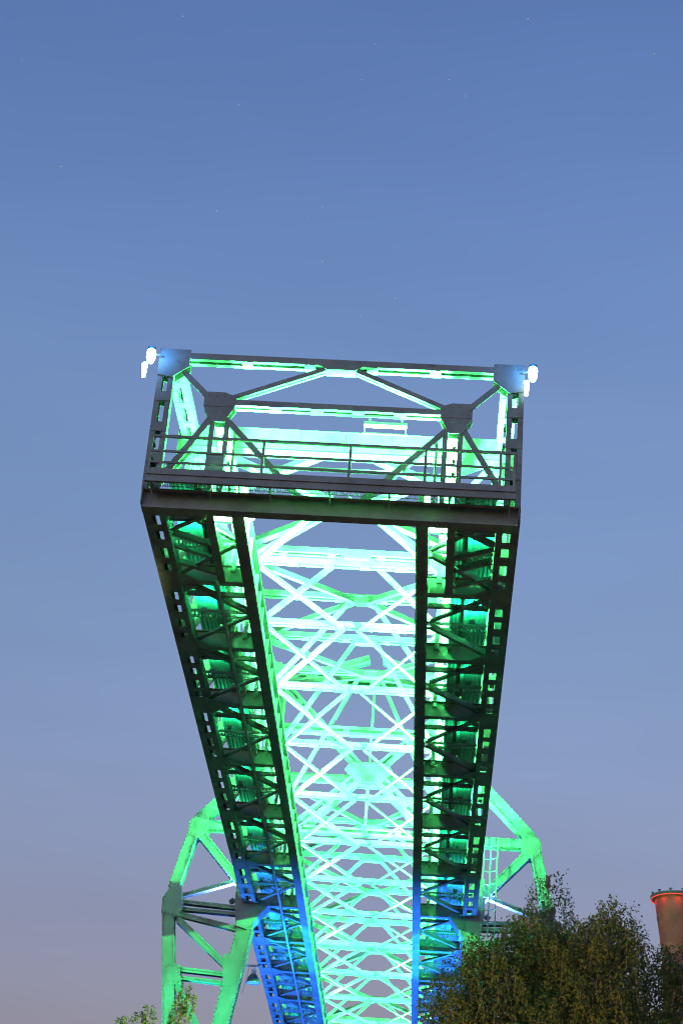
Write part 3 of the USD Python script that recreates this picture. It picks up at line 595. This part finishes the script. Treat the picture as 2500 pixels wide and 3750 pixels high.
# the pendant lamp on an arm from the left outer chord
pl = Thing('pendant_lamp', 'grey bell-shaped industrial lamp hanging on an arm from the left edge of the bridge', 'lamp', (-4.62, 42, 22.1))
c = A(-4.62, 42, 22.2)
pl.part('shade', MB().lathe([(0.275, 0.0), (0.27, 0.06), (0.235, 0.2), (0.17, 0.31), (0.11, 0.37), (0.10, 0.37), (0.16, 0.29), (0.22, 0.18), (0.25, 0.06), (0.262, 0.0), (0.275, 0.0)], c, 28), 'lamp_housing', smooth=40)
pl.part('rim', MB().lathe([(0.29, -0.02), (0.295, 0.0), (0.277, 0.012), (0.255, 0.0), (0.265, -0.02), (0.29, -0.02)], c, 28), 'galvanised', pl.path + '/shade', smooth=40)
pl.part('reflector', MB().lathe([(0.0, 0.05), (0.15, 0.03), (0.25, 0.005)], c, 24, ), 'enamel_white', pl.path + '/shade', smooth=True)
pl.part('socket', MB().lathe([(0.10, 0.36), (0.10, 0.55), (0.06, 0.58), (0.0, 0.58)], c, 16), 'enamel_white', smooth=30)
pl.part('hook', MB().tube([c + A(0, 0, 0.57), c + A(0.02, 0, 0.66), c + A(0, 0, 0.72)], 0.02, 6), 'galvanised')
pl.part('arm', MB().bar(c + A(-0.38, 0, 0.70), c + A(0.3, 0, 0.72), 0.05, 0.05).bar(c + A(-0.3, 0.02, 0.75), c + A(0.2, 0.02, 0.77), 0.03, 0.03), 'galvanised')
pl.part('cable', MB().tube([c + A(-0.20, 0, 0.70), c + A(-0.25, 0, 0.35), c + A(-0.33, 0, -0.1), c + A(-0.38, 0, -0.38), c + A(-0.44, 0, -0.47), c + A(-0.41, 0, -0.36)], 0.008, 5), 'cable')

# ================================================================ CHIMNEY
ch = Thing('chimney', 'rusty red steel chimney with a flared top and a glowing red ring behind the trees', 'chimney', (20.05, 100, 0))
c = A(20.05, 100, 0)
ch.part('shaft', MB().lathe([(1.9, 0), (1.0, 12), (0.86, 37), (0.95, 40.2), (1.18, 42.0), (1.52, 44.55), (1.44, 44.55), (1.1, 41.5)], c, 64), 'chimney_paint', smooth=30)
for z in (36.5, 39.0, 41.3, 43.1): 
    r = np.interp(z, [12, 37, 40.2, 42.0, 44.55], [1.0, 0.86, 0.95, 1.18, 1.52]); ch.part('band', MB().lathe([(r - 0.02, -0.05), (r + 0.02, -0.05), (r + 0.03, 0.05), (r - 0.02, 0.05)], c + A(0, 0, z), 48), 'chimney_paint', smooth=20)
ring = ch.part('platform_ring', MB().lathe([(1.50, 44.55), (1.80, 44.55), (1.82, 44.72), (1.52, 44.72), (1.50, 44.55)], c, 64), 'lamp_housing', smooth=20)
ch.part('red_light_ring', MB().lathe([(1.74, 44.47), (1.78, 44.47), (1.78, 44.53), (1.74, 44.53), (1.74, 44.47)], c, 64), 'red_tube', smooth=20)
for k in range(12):
    t = k * math.pi / 6 + 0.2; e = A(math.cos(t), math.sin(t), 0); o = A(-e[1], e[0], 0)
    ch.part('lug', MB().obox(c + e * 1.72 + A(0, 0, 44.8), e, o, (0, 0, 1), 0.05, 0.05, 0.075).obox(c + e * 1.72 + A(0, 0, 44.9), e, o, (0, 0, 1), 0.06, 0.13, 0.02), 'lamp_housing', ring)
for k in range(5):
    t = math.radians(-90 + (k - 2) * 42); e = A(math.cos(t), math.sin(t), 0)
    disk_light('chimney_lamp', c + e * 1.80 + A(0, 0, 44.4), -A(e) * 0.04 - A(0, 0, 1), 0.18 if k < 4 else 1.0, (1.0, 0.06, 0.04) if k < 4 else (0.30, 0.05, 1.0), 0.1)

# ================================================================ TREES
def leaf_cloud(P_, D_, L, W, rng, up=0.3):
    """One pointed leaf (two bent triangles) at each point P_, its tip along D_."""
    n = len(P_); D = D_ / np.linalg.norm(D_, axis=1, keepdims=True)
    S = np.cross(D, rng.normal(size=(n, 3))); S /= np.linalg.norm(S, axis=1, keepdims=True); N = np.cross(D, S)
    l = L * rng.uniform(0.7, 1.3, (n, 1)); w = W * rng.uniform(0.7, 1.3, (n, 1))
    V = np.stack([P_, P_ + D * l * 0.45 + S * w / 2 + N * w * 0.2, P_ + D * l, P_ + D * l * 0.45 - S * w / 2 + N * w * 0.2], 1).reshape(-1, 3)
    k = np.arange(n)[:, None] * 4
    return V, np.vstack([k + [0, 1, 2], k + [0, 2, 3]])
def curve(p, d, L, n, droop, rng, wob=0.12):
    pts = [A(p)]; d = unit(d)
    for i in range(n):
        d = unit(d + A(0, 0, -droop) + rng.normal(size=3) * wob); pts.append(pts[-1] + d * L / n)
    return pts
def birch(name, label, base, height, spread, lobes, seed, n_strand, wind=(0.15, 0, 0), leaf=(0.066, 0.044), zmin=9.0, trunk_top=None, girth=0.24):
    """lobes: (centre, radii) of foliage masses. Strands of leaves start on the lobes and hang down; sprigs rise from their tops."""
    rng = np.random.default_rng(seed); base = A(base)
    th = Thing(name, label, 'tree', base)
    top = A(trunk_top if trunk_top is not None else base + A(0, 0, height * 0.9))
    tr = MB(); n = 14; path = [base + (top - base) * t + A(math.sin(t * 5 + seed) * 0.15, math.cos(t * 4 + seed) * 0.12, 0) * t for t in np.linspace(0, 1, n)]
    tr.tube(path, [girth * (1 - t) ** 0.8 + 0.012 for t in np.linspace(0, 1, n)], 10); th.part('trunk', tr, 'bark', smooth=True)
    limbs, LV, LF, k0 = MB(), [], [], 0
    P_, D_ = [], []
    for (c, r) in lobes:
        c, r = A(c), A(r); j = min(range(n), key=lambda q: abs(path[q][2] - (c[2] - 1.2 * r[2]))); a = path[j]; b = c + A(0, 0, -0.2 * r[2])
        mid = (a + b) / 2 + A(0, 0, 0.25)
        limbs.tube([a, (a + mid) / 2 + rng.normal(size=3) * 0.05, mid, (mid + b) / 2 + rng.normal(size=3) * 0.06, b], [0.07, 0.06, 0.05, 0.035, 0.02], 7)
        m = max(6, int(n_strand * r[0] * r[2]))
        for q in range(m):
            u = rng.normal(size=3); u /= np.linalg.norm(u); rad = rng.uniform(0.25, 1.0) ** 0.6
            s = c + u * r * rad * (1 + 0.25 * math.sin(7 * u[0] + seed) * math.cos(5 * u[2]))
            if u[2] > 0.45 and rng.random() < 0.35:
                pts = curve(s, u * A(1, 1, 0.8) + A(wind) + A(0, 0, 0.7), rng.uniform(0.15, 0.42), 5, 0.16, rng, 0.2); step = 0.016
            else:
                pts = curve(s, u * A(1, 1, 0.3) + A(wind) + A(0, 0, 0.1), rng.uniform(0.35, 1.25), 7, 0.7, rng, 0.2); step = 0.022
            if q % 3 == 0: limbs.tube(pts, np.linspace(0.006, 0.003, len(pts)), 3)
            if q % 9 == 0: limbs.tube([b + (s - b) * t + A(0, 0, 0.15 * math.sin(t * math.pi)) for t in (0, 0.35, 0.7, 1)], [0.018, 0.014, 0.010, 0.006], 4)
            pts = A(pts); seg = np.linalg.norm(np.diff(pts, axis=0), axis=1); cum = np.r_[0, np.cumsum(seg)]
            t = np.arange(rng.uniform(0, step), cum[-1], step); t = t[rng.random(len(t)) < 0.85]
            X = np.stack([np.interp(t, cum, pts[:, a_]) for a_ in range(3)], 1)
            P_.append(X + rng.normal(size=X.shape) * 0.05); D_.append(rng.normal(size=X.shape) * 0.9 + A(0, 0, -0.55))
    P_, D_ = np.vstack(P_), np.vstack(D_)
    th.part('branches', limbs, 'bark')
    V, F = leaf_cloud(P_, D_, leaf[0], leaf[1], rng)
    th.part('crown', MB().add(V, F), 'birch_leaf', kind='stuff')
birch('birch_tree', 'large weeping birch with olive foliage hiding the right foot of the tower', (5.6, 0.6, 0), 13.8, 3, [
    ((4.35, 0.3, 12.1), (0.75, 0.8, 0.9)), ((3.98, 0.2, 12.75), (0.42, 0.5, 0.42)), ((3.5, 0.2, 11.95), (0.42, 0.5, 0.6)), ((5.55, 0.3, 13.2), (0.5, 0.5, 0.32)), ((6.1, 0.1, 13.0), (0.5, 0.5, 0.4)), ((3.75, 0.2, 11.2), (0.6, 0.7, 0.8)), ((5.1, 0.5, 12.9), (0.75, 0.8, 0.65)), ((5.8, 0.4, 12.7), (0.8, 0.8, 0.8)), ((4.7, 0.0, 11.0), (0.9, 0.8, 0.9)),
    ((5.7, 0.0, 11.4), (0.9, 0.8, 1.0)), ((5.3, 0.8, 10.0), (1.4, 1.0, 0.9)), ((5.0, 0.1, 13.4), (0.3, 0.3, 0.3)), ((4.6, 0.3, 13.2), (0.3, 0.3, 0.25))], 3, 430, trunk_top=(5.5, 0.5, 12.6))
birch('birch_tree', 'rounded bushy birch right of the large birch, its top rising highest against the sky', (6.7, -0.4, 0), 14.2, 2, [
    ((6.65, -0.3, 13.55), (0.42, 0.5, 0.4)), ((6.35, -0.3, 13.1), (0.5, 0.5, 0.5)), ((6.95, -0.4, 13.0), (0.4, 0.5, 0.5)), ((6.5, -0.4, 12.0), (0.75, 0.7, 0.8)), ((6.9, -0.5, 11.3), (0.6, 0.6, 0.8)), ((6.3, -0.6, 10.8), (0.9, 0.7, 0.8)),
    ((6.7, -0.3, 10.0), (1.1, 0.9, 0.8))], 5, 470, trunk_top=(6.7, -0.4, 12.9))
birch('birch_tree', 'birch at the right edge below the chimney with loose drooping twigs', (8.1, -0.2, 0), 13.2, 2, [
    ((7.95, -0.1, 12.8), (0.42, 0.5, 0.35)), ((8.3, -0.1, 12.6), (0.5, 0.5, 0.6)), ((7.6, -0.1, 11.7), (0.3, 0.4, 0.5)), ((8.1, -0.3, 11.5), (0.6, 0.6, 0.7)), ((7.7, -0.4, 10.9), (0.6, 0.6, 0.6)), ((8.3, -0.3, 10.2), (1.0, 0.9, 0.8))], 8, 400, trunk_top=(8.2, -0.2, 12.3))
birch('young_birch', 'thin bluish green young birch top sticking up behind the large birch beside the tower', (5.75, 3.0, 0), 16.0, 1, [
    ((5.50, 3.0, 15.25), (0.16, 0.2, 0.4)), ((5.25, 3.0, 14.7), (0.22, 0.25, 0.3)), ((5.75, 3.0, 14.85), (0.22, 0.25, 0.35)), ((5.35, 3.0, 14.2), (0.3, 0.3, 0.3)), ((5.9, 3.0, 14.3), (0.3, 0.3, 0.4)), ((5.6, 3.0, 13.4), (0.6, 0.5, 0.5)), ((5.6, 3.0, 11.0), (0.8, 0.8, 1.5))], 11, 190, trunk_top=(5.55, 3.0, 15.2), girth=0.09)
def sapling(name, label, base, tips, seed):
    """A slender broadleaf tree of which the tips show: whorls of narrow pointed leaves round each shoot."""
    rng = np.random.default_rng(seed); base = A(base); th = Thing(name, label, 'tree', base)
    top = A(tips[0][0]) - A(0, 0, 0.9)
    th.part('trunk', MB().tube([base + (top - base) * t + A(math.sin(3 * t) * 0.1, 0, 0) for t in np.linspace(0, 1, 9)], np.linspace(0.14, 0.02, 9), 8), 'bark', smooth=True)
    tw_, P_, D_ = MB(), [], []
    for (tip, r, L) in tips:
        tip = A(tip); a = tip - A(rng.uniform(-.1, .1), 0, L); tw_.tube([top * 0.4 + a * 0.6 - A(0, 0, 0.3), a, (a + tip) / 2 + rng.normal(size=3) * 0.03, tip], [0.015, 0.012, 0.008, 0.004], 5)
        n = int(L / 0.0022)
        t = rng.uniform(0, 1, n); ang = rng.uniform(0, 2 * math.pi, n); rr = r * (0.35 + 0.65 * np.sin(np.clip(t, 0.12, 1) * 2.7)) * rng.uniform(0.2, 1, n) ** 0.6
        X = a + (tip - a) * t[:, None] + np.stack([rr * np.cos(ang), rr * np.sin(ang), rng.normal(size=n) * 0.02], 1)
        P_.append(X); D_.append(np.stack([np.cos(ang), np.sin(ang), rng.normal(size=n) * 0.5 - 0.15], 1))
    th.part('branches', tw_, 'bark')
    V, F = leaf_cloud(np.vstack(P_), np.vstack(D_), 0.085, 0.022, rng); th.part('crown', MB().add(V, F), 'maple_leaf', kind='stuff')
sapling('young_maple', 'tip of a narrow leafy tree in front of the left leg of the tower', (-1.5, -5, 0), [((-1.50, -5, 10.45), 0.09, 0.5), ((-1.40, -5, 10.33), 0.09, 0.5), ((-1.6, -5, 10.15), 0.1, 0.5), ((-1.62, -5, 9.85), 0.12, 0.6), ((-1.45, -5, 9.7), 0.15, 0.6), ((-1.7, -5, 9.5), 0.2, 0.7)], 21)
sapling('young_maple', 'low leafy tree tip at the bottom left, left of the tower leg', (-2.2, -5, 0), [((-2.14, -5, 10.06), 0.10, 0.4), ((-2.28, -5, 9.92), 0.10, 0.4), ((-2.5, -5, 9.83), 0.12, 0.4), ((-2.62, -5, 9.78), 0.06, 0.4), ((-2.2, -5, 9.6), 0.25, 0.7)], 22)

# ================================================================ STARS
stars = MB(); srng = np.random.default_rng(4); CAM = A(3.07, -41.46, 1.6)
for d in [(-0.1468, 0.7444, 0.6514), (-0.1022, 0.7994, 0.5921), (-0.1281, 0.8044, 0.5801), (-0.083, 0.8091, 0.5817), (-0.0761, 0.8063, 0.5866), (-0.1075, 0.811, 0.5751), (-0.0378, 0.8328, 0.5523), (-0.2228, 0.7488, 0.6242), (0.0203, 0.7492, 0.6621), (-0.0082, 0.7739, 0.6333), (-0.1189, 0.7738, 0.6222), (-0.0536, 0.7579, 0.6502), (-0.0593, 0.7688, 0.6368), (-0.0167, 0.769, 0.6391), (-0.2038, 0.7832, 0.5874), (0.059, 0.9202, 0.387), (0.0625, 0.9473, 0.3142), (0.082, 0.7561, 0.6493), (0.0902, 0.7771, 0.6228), (-0.0547, 0.8374, 0.5438), (-0.0954, 0.8133, 0.574), (-0.075, 0.8218, 0.5648)]:
    stars.tm(trimesh.Trimesh(*(lambda t: (t.vertices, t.faces))(trimesh.creation.icosphere(0, srng.uniform(0.5, 0.95))), process=False).apply_translation(CAM + A(d) * 2600))
single('stars', stars.mesh((0, 0, 0)), 'star_light', kind='stuff')
